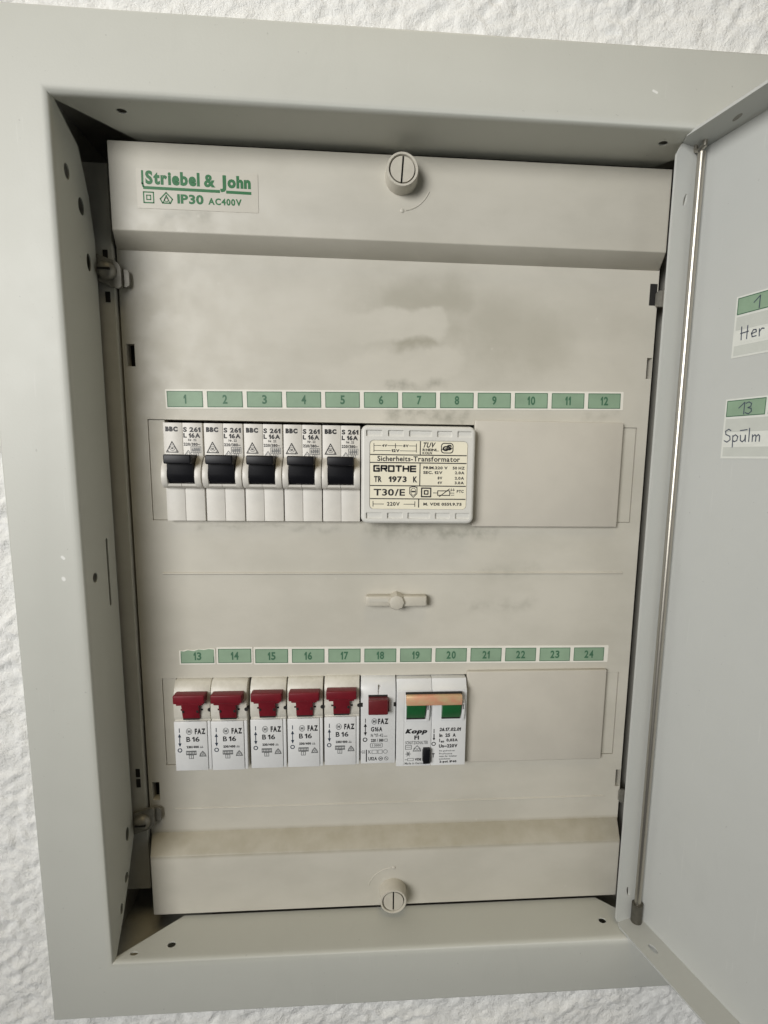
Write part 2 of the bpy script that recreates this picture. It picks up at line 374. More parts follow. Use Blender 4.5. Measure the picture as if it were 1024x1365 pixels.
# ------------------------------------------------------------------ wall (rough plaster)
def vnoise(x, z, seed):
    rs = np.random.RandomState(seed); T = rs.rand(257, 257)
    xi = np.floor(x).astype(int); zi = np.floor(z).astype(int); fx = x-xi; fz = z-zi
    fx = fx*fx*fx*(fx*(fx*6-15)+10); fz = fz*fz*fz*(fz*(fz*6-15)+10)
    g = lambda a, b: T[a % 257, b % 257]
    return (g(xi, zi)*(1-fx)+g(xi+1, zi)*fx)*(1-fz)+(g(xi, zi+1)*(1-fx)+g(xi+1, zi+1)*fx)*fz
def make_wall():
    st = 1.2
    xs = np.arange(-400, 400.1, st); zs = np.arange(-470, 420.1, st)
    X, Z = np.meshgrid(xs, zs); a = math.radians(32)
    U = X*math.cos(a)+Z*math.sin(a); V = -X*math.sin(a)+Z*math.cos(a)
    W = 6*(vnoise(U/22, V/22, 9)-.5)
    r1 = 1-np.abs(2*vnoise((U+W)/15, (V+W)/6.0, 1)-1); r2 = 1-np.abs(2*vnoise((U-W)/6.5, (V+W)/3.0, 2)-1)
    r3 = np.clip(vnoise((U+W)/9, (V-W)/7, 11)*1.9-.75, 0, 1)
    h = 0.75*r1**3+1.0*r2**2.6+0.9*r3+0.75*vnoise(X/3.1, Z/3.1, 3)+0.45*vnoise(X/1.6, Z/1.6, 5)+0.5*vnoise(X/38, Z/38, 4)
    m = vnoise(X/26, Z/26, 6); h = h*(0.55+0.7*m)
    g1 = np.abs(2*vnoise(U/2.7, V/2.1, 21)-1); g2 = vnoise(X/1.9, Z/1.9, 22)
    h = h+0.9*g1*np.clip((m-.3)*3, 0, 1)+0.6*g2**2
    h = (h-h.min())/(h.max()-h.min())*4.0
    Y = -28.9-h
    nx, nz = len(xs), len(zs)
    co = np.stack([X, Y, Z], -1).reshape(-1, 3)*S
    ii, jj = np.meshgrid(np.arange(nx-1), np.arange(nz-1)); cx = xs[ii]; cz = zs[jj]
    keep = ~((cx > -155) & (cx < 153) & (cz > -229) & (cz < 179))
    i0 = (jj*nx+ii)[keep]
    F = np.stack([i0, i0+1, i0+1+nx, i0+nx], -1)
    me = bpy.data.meshes.new('wall'); me.from_pydata(co.tolist(), [], F.tolist()); me.materials.append(M['plaster']); me.shade_smooth()
    o = bpy.data.objects.new('wall', me); col.objects.link(o); tag(o, None, None, kind='structure')
make_wall()

# ------------------------------------------------------------------ fuse box: frame, folded inner panels, back box
box = thing('fuse_box', 'grey metal flush fuse box with wide frame and open hinged door on white wall', 'fuse box', (0, -30, -206))
BX = lambda o: o
ox = (0, 30, 206)                                                # parts are modelled in world millimetres
# frame: profile swept round the opening, mitred at the corners
def make_frame():
    b = bmesh.new()
    # (offset outward from the opening, depth): rounded inner edge, flat face, rounded outer edge, return to the wall
    prof = [(0.0, 4.2), (0.0, 3.0), (0.1, 2.2), (0.42, 1.4), (0.92, 0.8), (1.6, 0.34), (2.4, 0.08), (3.4, 0.0), (FW-1.0, 0.0), (FW-0.45, 0.12), (FW-0.12, 0.45), (FW, 1.0), (FW, 7.0)]
    rings = []
    for o, d in prof:
        rings.append([b.verts.new((x, FY+d, z)) for x, z in ((FL-o, FB-o), (FR+o, FB-o), (FR+o, FT+o), (FL-o, FT+o))])
    for A, C in zip(rings, rings[1:]):
        for i in range(4): b.faces.new((A[i], C[i], C[(i+1) % 4], A[(i+1) % 4]))
    bmesh.ops.recalc_face_normals(b, faces=b.faces)
    m = B(); m._merge(b); return m
fr = make_frame().obj('frame', 'paint', box, ox, smooth=50)
for f in fr.data.polygons: pass
# folded inner panels with mitred ends (trapezoids), holes punched through
yb = -5.0; yf = FY+4.2
def flap(loops, fmap, name='inner_panel'):
    B().plate(loops, fmap, 0.5).obj(name, 'paint', box, ox, smooth=0)
e = 0.02
flap([[(FL+e, yf), (FR-e, yf), (FR-20, yb), (FL+20, yb)], oval(-110.2, -24.0, 1.9, 1.5), oval(106.6, -22.8, 1.9, 1.5)], lambda a, b, d: (a, b, FT+d))
flap([[(FL+e, yf), (FR-e, yf), (FR-24, yb-3), (FL+24, yb-3)], oval(-108.8, -24.2, 1.9, 1.6), oval(-124.8, -28.0, 1.9, 1.0), oval(105.9, -22.2, 1.9, 1.6)], lambda a, b, d: (a, b, FB-d))
flap([[(yf, FB+e), (yf, FT-e), (-14, FT-8), (yb-3.0, FT-24), (yb, FT-41), (yb, FB+44), (-15, FB+23), (-20, FB+14)],
      oval(-23.9, 135.5, 1.9, 2.9), oval(-14.6, 126.9, 2.3, 3.4), oval(-24.2, -25.8, 1.9, 2.2), rrect(-13.2, -11.6, -41.5, -10.4, 0.7),
      oval(-14.8, -178.0, 2.0, 2.6), oval(-21.5, -189, 1.3, 2.9), oval(-11.4, 106.5, 1.8, 3.6), oval(-11.2, -157.5, 1.8, 3.6)],
     lambda a, b, d: (FL-d, a, b))
flap([[(yf, FB+e), (yf, FT-e), (yb, FT-30), (yb, FB+36)], oval(-24.2, -25.8, 1.9, 2.2)], lambda a, b, d: (FR+d, a, b))
# back box set into the wall
bb = B()
x0, x1, z0, z1 = FL-11, FR+11, FB-11, FT+11
for a in ((x0-1, x0, -28, 70, z0, z1), (x1, x1+1, -28, 70, z0, z1), (x0-1, x1+1, -28, 70, z1, z1+1), (x0-1, x1+1, -28, 70, z0-1, z0), (x0-1, x1+1, 70, 71, z0-1, z1+1)): bb.box(*a)
bb.obj('back_box', 'inner', box, ox, smooth=0)
# carrier rails seen between the inner panels and the cover
for xa, xb in ((-140, -126.7), (128.5, 140)):
    rl = B().box(xa, xb, -2.0, 12, -196, 150, 0.5, 2)
    rl.obj('carrier_rail', 'inner', box, ox)
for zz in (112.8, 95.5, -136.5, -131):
    B().box(-130.6, -128.6, -2.3, -1.5, zz-2.2, zz+2.2).obj('rail_slot_shade', 'dark', box, ox, smooth=0)  # dark patches on the rail stand in for shaded slot openings
# cover clamps: bent tab with domed screw
def clamp(x, z, sx, sz):
    m = B()
    m.plate([rrect(-6.2, 6.0, -5.6, 5.6, 2.6)], lambda a, b, d: (x+sx*a, -4.6+d+abs(a)*0.05, z+sz*(b-0.35*a)), 1.4)
    m.plate([rrect(4.4, 8.6, -3.8, 3.4, 1.5)], lambda a, b, d: (x+sx*a, -2.5+d, z+sz*(b-2.0)), 1.5)
    t = m.obj('clamp', 'zinc', box, ox)
    B().lathe([(0.2, -8.0), (1.6, -7.8), (3.0, -7.0), (3.8, -5.8), (4.0, -4.2)], x+sx*0.4, z, 28).obj('screw', 'zinc', t, (0, 0, 0))
    B().box(x+sx*0.4-2.6, x+sx*0.4+2.6, -8.06, -7.4, z-0.45, z+0.45).obj('screw_slot', 'dark', t, (0, 0, 0), smooth=0)
clamp(-128.6, 105.6, 1, 1); clamp(-128.0, -156.0, 1, -1); clamp(128.6, 105.0, -1, 1); clamp(129.0, -154.0, -1, -1)
B().box(117.6, 121.2, -0.12, 0.3, 100.2, 110.0, 0.1, 1).obj('clamp_slot_shade', 'dark', box, ox)  # dark plate in place of the shade in the clamp recess

# ------------------------------------------------------------------ door (part of the fuse box)
TH = 1.2733; HX, HY = 124.909, -21.287; DW = 13.83; DT, DB = 157.2, -205.5; DL = 258.0
dr = (math.cos(TH), -math.sin(TH)); dn = (-math.sin(TH), -math.cos(TH))
def D(u, nrm, z): return (HX+u*dr[0]+nrm*dn[0], HY+u*dr[1]+nrm*dn[1], z)   # along the leaf, out of its inside face, height
dm = B(); T1 = 1.1
ch = 7.5                                                          # clipped corners of the returns
dm.plate([[(-T1, DB-T1), (DL+T1, DB-T1), (DL+T1, DT+T1), (-T1, DT+T1)]], lambda a, b, d: D(a, -d, b), T1)
dm.plate([[(0, DB), (0, DT), (DW-2.6, DT), (DW, DT-4.5), (DW, DB+2.2), (DW-1.0, DB)], oval(7.6, 136, .9, 2.6, .25), oval(7.6, -189.5, .9, 2.8, -.25)], lambda a, b, d: D(-d, a, b), T1)
dm.plate([[(0, DB), (DL, DB), (DL, DW), (2.2, DW), (0, DW-1.0)], oval(17.5, 7.6, 2.6, 1.3)], lambda a, b, d: D(a, b, DB-d), T1)
dm.plate([[(0, DT), (DL, DT), (DL, DT)][:0] or [(0, 0), (DL, 0), (DL, DW), (4.0, DW), (0, DW-2.6)]], lambda a, b, d: D(a, b, DT+d), T1)
dm.plate([[(0, DB), (DW, DB), (DW, DT), (0, DT)]], lambda a, b, d: D(DL+d, a, b), T1)
door = dm.obj('door', 'door', box, ox, smooth=25)
tag(door, 'open grey metal door leaf with folded edges', None)
ru, rn = 2.6, 3.4
rod = B().tube([D(ru, rn, z) for z in (-199, -60, 60, 148.5)]+[D(ru, rn, 151.5), D(ru, rn, 154)], 1.6, 14).obj('hinge_rod', 'steel', door, (0, 0, 0))
B().tube([D(ru, rn, -208.0), D(ru, rn, -207), D(ru, rn, -195.5)], 2.7, 16).obj('rod_sleeve', 'sleeve', door, (0, 0, 0))
# staple holding the top of the rod, welded to the top return
B().tube([D(ru-2.2, rn+1.0, 158), D(ru-2.1, rn+1.1, 155.4), D(ru, rn+1.4, 154.3), D(ru+2.1, rn+1.1, 155.4), D(ru+2.2, rn+1.0, 158)], 0.95, 10).obj('rod_staple', 'steel', door, (0, 0, 0))
# weld mark on the top return
B().plate([oval(20, 6.2, 2.4, 0.9, .25)], lambda a, b, d: D(a, b, DT-0.12+d), 0.3).obj('weld_mark', 'zinc', door, (0, 0, 0))

# ------------------------------------------------------------------ inner cover
cover = thing('cover_plate', 'beige plastic inner cover plate with two raised ends and cut-outs behind the door', 'cover plate', (0, 0, ZB))
co = (0, 0, -ZB)
W1 = (-116.4, 116.4, -3.6, 43.2); W2 = (-116.3, 116.5, -128.5, -82.3)
cm = B()
holes = [rect(*W1), rect(*W2)]
for x, z in ((-122.15, 71.4), (120.5, 71.4), (-122.15, -142.5), (120.5, -142.5)):
    s_ = 1.55 if x < 0 else 1.0
    holes.append(rect(x-1.8, x+1.8, z-4.9, z+4.9) if x < 0 else rect(x-0.9-0.8, x+0.9, z-4.9, z+4.9))
cm.plate([rect(XL, XR, ZB+1, ZT-1)]+holes, lambda a, b, d: (a, d, b), 7.0)
def raised(za, zb_, fa, fb_):      # za..zb_ front face, fa / fb_ foot lines
    b = bmesh.new()
    F_ = [b.verts.new(p) for p in ((-123.0, -9, za), (119.2, -9, za), (119.2, -9, zb_), (-123.0, -9, zb_))]
    G_ = [b.verts.new(p) for p in ((XL, 0.6, fa), (XR, 0.6, fa), (XR, 0.6, fb_), (XL, 0.6, fb_))]
    H_ = [b.verts.new(p) for p in ((XL, 9, fa), (XR, 9, fa), (XR, 9, fb_), (XL, 9, fb_))]
    b.faces.new(F_)
    for A, C in ((F_, G_), (G_, H_)):
        for i in range(4): b.faces.new((A[i], C[i], C[(i+1) % 4], A[(i+1) % 4]))
    b.faces.new(H_[::-1])
    bmesh.ops.recalc_face_normals(b, faces=b.faces)
    es = [e for e in b.edges if any(v.co.y < -8 for v in e.verts)]
    bmesh.ops.bevel(b, geom=es, offset=0.4, segments=3, profile=0.5, affect='EDGES')
    cm._merge(b)
raised(120.7, 155.3, 115.5, 155.9); raised(-205.0, -172.2, -205.6, -165.3)
cm.obj('panel', 'cover', cover, co, smooth=40)
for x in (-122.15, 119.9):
    for z in (71.4, -142.5): B().box(x-3.2, x+(3.2 if x < 0 else 1.4), 4.6, 6.6, z-7, z+7).obj('slot_shade_plate', 'dark', cover, co, smooth=0)  # added dark plates, so the slots read as deep shade
# fine moulded ribs
B().prism([(0.3, -30.2), (-0.55, -29.75), (-0.70, -29.4), (-0.55, -29.05), (0.3, -28.6)], -113, 114).obj('moulded_rib', 'cover', cover, co)
B().prism([(0.3, -153.4), (-0.36, -153.1), (-0.46, -152.8), (-0.36, -152.5), (0.3, -152.2)], -113, 113).obj('moulded_rib', 'cover', cover, co)
# unbroken filler strips at the ends of both cut-outs
for x0, x1, z0, z1 in ((-116.25, -108.9, -3.45, 42.95), (106.0, 116.1, -3.45, 43.0), (-116.15, -109.6, -128.35, -82.45), (106.0, 116.2, -128.3, -82.5)):
    B().box(x0, x1, 0.35, 5, z0, z1, 0.15, 1).obj('filler_strip', 'cover', cover, co)
# quarter-turn knobs
def knob(cx, cz, slot, a0, a1):
    yb_, yf_ = -8.5, -16.4
    k = B().lathe([(7.2, yb_), (7.0, yb_-.8), (6.75, yf_+.4), (6.5, yf_), (5.75, yf_), (5.55, yf_+.3), (5.45, yf_+1.6)], cx, cz, 56).obj('knob', 'knob', cover, co, smooth=40)
    ca, sa = math.cos(slot), math.sin(slot)
    for sgn in (-1, 1):            # slotted insert: two half discs with a groove between
        pts = [(0.38, -5.0)]+[(5.05*math.cos(t), 5.05*math.sin(t)) for t in [math.radians(-84+168*i/16) for i in range(17)]]+[(0.38, 5.0)]
        B().plate([pts], lambda a, b, d: (cx+sgn*a*ca-b*sa, yf_+0.25+d, cz+sgn*a*sa+b*ca), 1.3).obj('slotted_insert', 'knob', k, (0, 0, 0), smooth=0)
    B().lathe([(5.5, yf_+1.35), (5.5, yf_+1.5)], cx, cz, 40).obj('groove', 'dark', k, (0, 0, 0), smooth=0)
    B().tube([(cx+13*math.cos(math.radians(t)), -9.0, cz+13*math.sin(math.radians(t))) for t in range(a0, a1+1, 5)], 0.32, 8).obj('index_arc', 'cover', cover, co)
    B().lathe([(0.9, -8.8), (0.9, -9.2), (0.6, -9.4)], cx+(13*math.cos(math.radians(-88)) if a0 < 0 else 13*math.cos(math.radians(88))), cz+(-13 if a0 < 0 else 13), 14).obj('index_dot', 'cover', cover, co)
knob(-1.2, 146.2, -0.07, -82, -20); knob(-1.4, -196.4, 0.0, 95, 165)
# wing latch in the middle
lm = B()
lm.box(-16.0, -1.5, -5.2, 0.2, -45.0, -39.7, 0.9, 3); lm.box(-0.3, 14.0, -5.2, 0.2, -45.1, -39.8, 0.9, 3)
lm.lathe([(4.2, 0.2), (4.1, -5.4), (3.5, -6.6), (2.6, -6.9)], -0.9, -42.6, 8)
la = lm.obj('wing_latch', 'knob', cover, co)
B().box(-14.5, -4.6, -5.35, -4.9, -42.6, -40.6, 0.2, 1).obj('latch_recess', 'cover', la, (0, 0, 0))

# ------------------------------------------------------------------ blanking plates
for z0, z1, xa, xb, lab in ((-5.7, 45.3, 35.5, 108.4, 'plain beige blanking plate beside the white transformer'), (-129.6, -80.0, 35.6, 108.7, 'plain beige blanking plate beside the switch with green levers')):
    t = B().box(xa, xb, -2.6, 0.2, z0, z1, 0.55, 3, taper=(0.35, 0.35))
    t.box(xa+1.5, xb-3, -0.5, 6, z0+3.2, z1-3.2)
    o = t.obj('blanking_plate', 'blank', None, (0, 0, 0)); tag(o, lab, 'blanking plate', 'blanking plates over unused slots')

# ------------------------------------------------------------------ number strips
def number_strip(first, last, x, z, rot, wid, hgt, cellz, label, curl=False):
    """x, z: lower left corner; cells 15.95 x 7.1 every 18 mm"""
    t = thing('number_label', label, 'label', (x, 0, z), 'numbered labels above the breakers'); t.rotation_euler = (0, -rot, 0)
    m = B()
    if curl:      # top edge lifted and torn
        top = [(wid, hgt-.3), (wid*.86, hgt-.1), (wid*.7, hgt-.55), (wid*.55, hgt-.4), (wid*.4, hgt-1.0), (wid*.22, hgt-.7), (wid*.1, hgt-1.3), (0, hgt-1.1)]
        m.plate([[(0, 0), (wid, 0)]+top], lambda a, b, d: (a, -0.16-0.05*max(0, b-6)+d, b), 0.2)
    else: m.plate([rrect(0, wid, 0, hgt, 0.4, 2)], lambda a, b, d: (a, -0.16+d, b), 0.2)
    m.obj('backing_strip', 'white', t, smooth=0)
    off = (108-wid)*0 + 0.75
    for i, nmb in enumerate(range(first, last+1)):
        xa = off+18*i
        ct = cellz+7.1
        outl = rect(xa, xa+15.95, cellz, ct) if not curl else [(xa, cellz), (xa+15.95, cellz), (xa+15.95, ct-.2), (xa+13.6, ct+.15), (xa+11.2, ct-.35), (xa+8.6, ct-.1), (xa+6.4, ct-.9), (xa+3.4, ct-.45), (xa+1.6, ct-1.1), (xa, ct-.9)]
        c = B().plate([outl], lambda a, b, d: (a, -0.24-(0.05*max(0, b-6) if curl else 0)+d, b), 0.12).obj('number_field', 'green', t, smooth=0)
        p = Print()
        if curl: p.line([(xa+.12, ct-1.2), (xa+.12, cellz+.12), (xa+15.83, cellz+.12), (xa+15.83, ct-.4)], 0.26)
        else: p.frame(xa+.12, xa+15.83, cellz+.12, ct-.12, 0.26)
        p.obj('field_outline', 'greendark', -0.28, c)
        s = str(nmb); wd = sum({'1': 1.15}.get(q, 2.15) for q in s)+0.45*(len(s)-1)
        zc = cellz+3.55; p = Print(); xx = xa+8.0-wd/2
        for q in s:
            wq = {'1': 1.15}.get(q, 2.15); p.text(q, xx, xx+wq, zc-2.05, zc+2.05, 0.012); xx += wq+0.45
        p.obj('digits', 'greendark', -0.30, c)
number_strip(1, 12, -107.75, 48.05, 0.0156, 216.2, 8.7, 0.75, 'white strip of green number fields 1 to 12 above the upper breaker row')
number_strip(13, 13, -107.3, -75.2, -0.004, 17.3, 8.4, 0.75, 'torn green number field 13 above the lower breaker row', True)
number_strip(14, 14, -89.3, -75.3, -0.002, 17.4, 8.8, 0.8, 'single green number field 14 above the lower breaker row')
number_strip(15, 24, -71.3, -75.6, -0.006, 181.0, 9.0, 0.8, 'white strip of green number fields 15 to 24 above the lower breaker row')

# ------------------------------------------------------------------ maker's sticker on the raised top end
st = thing('maker_sticker', 'maker sticker with green lettering on the raised top of the cover', 'sticker', (-112, -9, 129.6))
B().plate([rrect(0, 50, 0, 15.4, 0.5, 2)], lambda a, b, d: (a, -0.16+d, b-0.012*(25-a)*0), 0.2).obj('film', 'sticker', st, smooth=0)
p = Print()
p.text('Striebel', 3.7, 25.9, 9.3, 14.7, 0.03); p.text('&', 27.6, 32.3, 9.2, 14.2, 0.022); p.text('J', 34.2, 36.8, 7.6, 14.2, 0.03); p.text('ohn', 37.3, 47.0, 9.2, 14.2, 0.04)
p.line([(2.75, 8.5), (2.45, 9.6), (2.55, 14.4)], 0.7); p.line([(3.0, 8.0), (33.8, 7.8)], 0.95); p.line([(37.0, 7.7), (46.8, 7.6)], 0.95)
p.frame(2.7, 6.7, 2.2, 6.3, 0.42); p.frame(3.9, 5.5, 3.4, 5.1, 0.36)
p.line([(9.4, 3.9), (11.9, 6.4), (14.4, 3.9), (13.5, 2.3), (10.3, 2.3)], 0.42, True); p.line([(10.6, 2.5), (11.9, 5.3), (13.2, 2.5)], 0.36); p.ring(11.9, 3.6, 0.75, 0.3, 14)
p.text('IP30', 16.4, 27.2, 2.3, 6.1, 0.022); p.text('AC400V', 29.1, 43.0, 2.4, 5.1, 0.018)
p.obj('lettering', 'brand', -0.2, st)

# ------------------------------------------------------------------ upper row: five two-piece breakers with black levers
def arc_profile(z0, z1, ya, depth, n=10):
    return [(ya-depth*math.sin(math.pi*(i/n))**0.6, z0+(z1-z0)*i/n) for i in range(n+1)]
def make_bbc(label):
    t = thing('circuit_breaker', label, 'circuit breaker', (-108.5, 0, -3.3), 'upper circuit breakers with black levers')
    yF = -3.4
    for k, (xa, xb) in enumerate(((0.08, 8.58), (8.68, 17.55))):
        h = B()
        h.prism([(12, 0), (yF, 0), (yF, 16.6), (yF, 29), (yF, 44.9), (12, 44.9)], xa, xb, 0.22, 2)
        # bulge with a cheek beside the lever
        ca, cb = ((0.0, 2.75) if k == 0 else (14.75, 17.62))
        bul = [(-2.0, 15.3), (-5.6, 15.4), (-7.4, 16.4), (-8.5, 18.2), (-8.9, 20.4), (-8.6, 22.8), (-7.7, 25.2), (-6.3, 27.2), (-4.6, 29.0), (-3.0, 30.2)]
        h.prism(bul, ca, cb, 0.3, 2)
        # sill under the lever
        h.prism([(-2, 15.3), (-5.6, 15.4), (-7.4, 16.4), (-7.6, 17.4), (-2, 17.6)], 2.3 if k == 0 else 8.68, 8.58 if k == 0 else 15.2, 0.1, 1)
        h.obj('housing', 'bbc', t, smooth=40)
    lv = B()
    lv.prism([(-3, 17.8), (-7.0, 17.8), (-8.4, 20.0), (-8.9, 22.0), (-9.4, 26.5), (-3, 29)], 3.0, 14.5, 0.3, 2)
    lv.box(2.75, 14.7, -12.6, -3.2, 26.4, 30.6, 0.6, 3, taper=(0.5, 0.35))
    lo = lv.obj('lever', 'black', t, smooth=40)
    B().box(3.6, 14.0, -8.75, -8.3, 21.3, 21.75, 0.1, 1).obj('lever_edge', 'black', lo)
    p = Print()
    p.text('BBC', 1.1, 6.6, 40.9, 43.2, 0.06); p.text('S 261', 9.0, 16.8, 40.8, 43.1, 0.03); p.text('L 16A', 9.0, 16.6, 38.2, 40.4, 0.03)
    p.text('Nr. 22', 11.1, 14.8, 36.7, 37.8, 0.01); p.text('220/380~', 9.0, 16.4, 34.6, 36.0, 0.025)
    p.tri(1.2, 6.4, 31.6, 36.4, 0.32); p.ring(3.8, 33.4, 1.25, 0.2, 18, 1.05); p.text('GK', 3.05, 4.55, 32.95, 33.85, 0.03)
    p.line([(2.3, 31.6), (1.75, 32.6)], .2); p.line([(5.3, 31.6), (5.85, 32.6)], .2); p.line([(3.1, 35.2), (4.5, 35.2)], .2)
    p.obj('printed_marking', 'ink', yF-0.05, t)
    p = Print(); p.frame(12.2, 16.6, 31.5, 34.2, 0.22); p.text('6000', 12.6, 16.2, 31.9, 33.8, 0.03)
    for i in range(5): p.line([(12.2+i*.9, 31.5), (12.2+i*.9, 34.2)], 0.16)
    p.line([(9.2, 30.2), (10.9, 32.5), (12.6, 30.2)], 0.26); p.ring(10.9, 30.9, 0.6, .2, 12); p.frame(13.4, 15.4, 29.6, 31.4, 0.2); p.text('3', 14.0, 14.8, 29.9, 31.1, 0.02)
    p.obj('fine_print', 'inkgrey', yF-0.05, t)
    return t
BN = {1: 'touching the beige filler strip, under green field one', 2: 'under green field two', 3: 'in the middle of five, under green field three', 4: 'under green field four', 5: 'touching the white transformer, under green field five'}
bbc0 = make_bbc('ivory breaker with black lever '+BN[1])
for i in range(1, 5):
    dup(bbc0, (-108.5+18*i+(0.15 if i < 4 else 0.1), 0, -3.3), 'ivory breaker with black lever '+BN[i+1])

# ------------------------------------------------------------------ bell transformer
tr = thing('bell_transformer', 'white rounded bell transformer with cream data label in the upper row', 'transformer', (-18.3, 0, -3.4))
tb = B()
yT = -9.0
fz = [rrect(a, b_, c, d_, 0.35, 2) for a, b_, c, d_ in
      [(2.3, 9.7, 40.2, 43.0), (12.3, 19.6, 40.2, 43.0), (22.0, 32.7, 40.2, 43.0), (35.0, 42.1, 40.2, 43.0), (44.5, 51.2, 40.2, 43.0),
       (2.3, 9.7, 2.2, 5.0), (12.2, 19.6, 2.2, 5.0), (21.8, 32.5, 2.2, 5.0), (34.8, 42.0, 2.2, 5.0), (44.4, 51.2, 2.2, 5.0)]]
lab = rrect(3.9, 49.6, 6.6, 38.5, 2.0, 5)
# front skin with pockets, rounded rim
tb.plate([rrect(1.4, 51.8, 1.2, 44.0, 1.6, 5)]+fz+[lab], lambda a, b, d: (a, yT+d, b), 0.9)
rim = [(1.4, 0.0), (0.85, 0.14), (0.42, 0.5), (0.14, 1.0), (0, 1.7), (0, 21)]
b2 = bmesh.new(); rr = []
for o, d in rim:
    rr.append([b2.verts.new((x, yT+d, z)) for x, z in rrect(o, 53.2-o, o-0.2+0.0, 45.2-o, max(1.6, 3.0-o), 5)])
for A, C in zip(rr, rr[1:]):
    n_ = len(A)
    for i in range(n_): b2.faces.new((A[i], C[i], C[(i+1) % n_], A[(i+1) % n_]))
bmesh.ops.recalc_face_normals(b2, faces=b2.faces); tb._merge(b2)
tb.box(1.0, 52.2, yT+0.85, 12, 1.0, 44.2)
tb.obj('housing', 'trafo', tr, smooth=40)
lb = B().plate([rrect(4.1, 49.4, 6.8, 38.3, 1.8, 5)], lambda a, b, d: (a, yT+0.35+d, b), 0.5).obj('data_label', 'cream', tr, smooth=0)
p = Print(); L0, L1 = 4.3, 49.0
for z in (31.85, 28.25, 17.6, 11.5): p.line([(L0, z), (L1, z)], 0.38)
for x, z0, z1 in ((27.35, 31.9, 38.1), (27.35, 17.7, 28.2), (27.0, 7.6, 11.5)): p.line([(x, z0), (x, z1)], 0.36)
p.line([(5.9, 33.1), (5.9, 37.0)], .24); p.line([(25.5, 33.1), (25.5, 37.0)], .24); p.line([(15.8, 34.9), (15.8, 37.0)], .24)
p.line([(5.9, 36.0), (9.2, 36.0)], .2); p.line([(12.2, 36.0), (19.0, 36.0)], .2); p.line([(22.2, 36.0), (25.5, 36.0)], .2)
p.line([(5.9, 33.7), (13.6, 33.7)], .2); p.line([(17.9, 33.7), (25.5, 33.7)], .2)
p.text('4V', 9.6, 12.0, 35.4, 36.6, .03); p.text('8V', 19.4, 21.9, 35.4, 36.6, .03); p.text('12V', 14.0, 17.7, 33.1, 34.4, .03)
p.text('TUV', 28.2, 33.8, 35.3, 37.7, .012, 0.3); p.text('RHEINL.', 28.4, 36.0, 33.7, 34.9, .02); p.text('KOLN', 28.4, 32.8, 32.3, 33.4, .02)
p.line(rrect(37.2, 42.6, 33.0, 37.4, 1.2, 3), .34, True); p.text('G', 37.7, 40.2, 33.8, 36.2, .05); p.text('S', 39.7, 42.0, 34.2, 36.8, .05); p.line([(37.5, 34.6), (42.3, 35.3)], .25)
p.text('Sicherheits-Transformator', 7.5, 46.0, 28.9, 31.3, .004)
# the heavy square-cut name, drawn as strokes
def blk(p, x, s, z0, z1, wd, w):
    m_ = (z0+z1)/2; r_ = x+wd
    for seg in {'G': [((r_, z1), (x, z1)), ((x, z1), (x, z0)), ((x, z0), (r_, z0)), ((r_, z0), (r_, m_)), ((r_, m_), (x+wd*.5, m_))],
                'R': [((x, z0), (x, z1)), ((x, z1), (r_, z1)), ((r_, z1), (r_, m_)), ((r_, m_), (x, m_)), ((x+wd*.55, m_), (r_, z0))],
                'O': [((x, z0), (r_, z0)), ((r_, z0), (r_, z1)), ((r_, z1), (x, z1)), ((x, z1), (x, z0))],
                'T': [((x-.1, z1), (r_+.1, z1)), ((x+wd/2, z1), (x+wd/2, z0))],
                'H': [((x, z0), (x, z1)), ((r_, z0), (r_, z1)), ((x, m_), (r_, m_))],
                'E': [((r_, z1), (x, z1)), ((x, z1), (x, z0)), ((x, z0), (r_, z0)), ((x, m_), (r_*.98+x*.02, m_))]}[s]: p.line(seg, w)
for i, q in enumerate('GROTHE'): blk(p, 6.0+i*3.4, q, 24.3, 26.7, 2.35, 0.66)
p.text('TR', 6.0, 9.6, 19.2, 22.0, .02); p.text('1973', 12.8, 21.2, 19.2, 22.0, .02); p.text('K', 24.2, 26.2, 19.2, 22.0, .02)
for a, b_, z in (('PRIM.220 V', (28.9, 40.3), 25.4), ('50 HZ', (42.7, 48.4), 25.4), ('SEC. 12V', (28.9, 37.9), 23.2), ('2.0A', (43.8, 48.3), 23.2), ('8V', (35.7, 37.9), 20.7), ('2.0A', (43.8, 48.2), 20.7), ('4V', (35.7, 37.9), 18.5), ('3.0A', (43.8, 48.2), 18.5)): p.text(a, b_[0], b_[1], z, z+1.35, .02)
p.text('T30/E', 5.9, 20.5, 12.9, 16.1, .006)
p.line([(22.7, 16.9), (24.4, 17.3), (26.1, 16.9), (26.1, 14.0), (24.4, 12.2), (22.7, 14.0)], .3, True); p.ring(24.4, 14.9, 1.15, .25, 16, 1.7); p.rect(23.5, 25.3, 14.6, 15.3)
p.frame(28.3, 32.6, 12.6, 16.6, .5); p.frame(29.6, 31.3, 13.8, 15.4, .45)
p.line([(33.8, 14.4), (35.8, 14.4)], .26); p.frame(35.9, 41.6, 13.3, 15.4, .32); p.line([(36.6, 12.6), (41.4, 16.3)], .3); p.line([(41.6, 14.4), (43.6, 14.4)], .24)
p.line([(42.3, 15.4), (42.3, 16.5)], .22); p.line([(43.4, 15.4), (43.4, 16.5)], .22); p.line([(41.9, 15.8), (43.9, 15.8)], .2); p.line([(42.2, 13.4), (43.7, 13.4)], .22)
p.text('PTC', 44.9, 48.2, 14.5, 15.9, .016)
p.line([(5.6, 7.9), (5.6, 10.3)], .26); p.line([(25.2, 7.9), (25.2, 10.3)], .26); p.line([(5.6, 9.0), (10.6, 9.0)], .22); p.line([(20.0, 9.0), (25.2, 9.0)], .22)
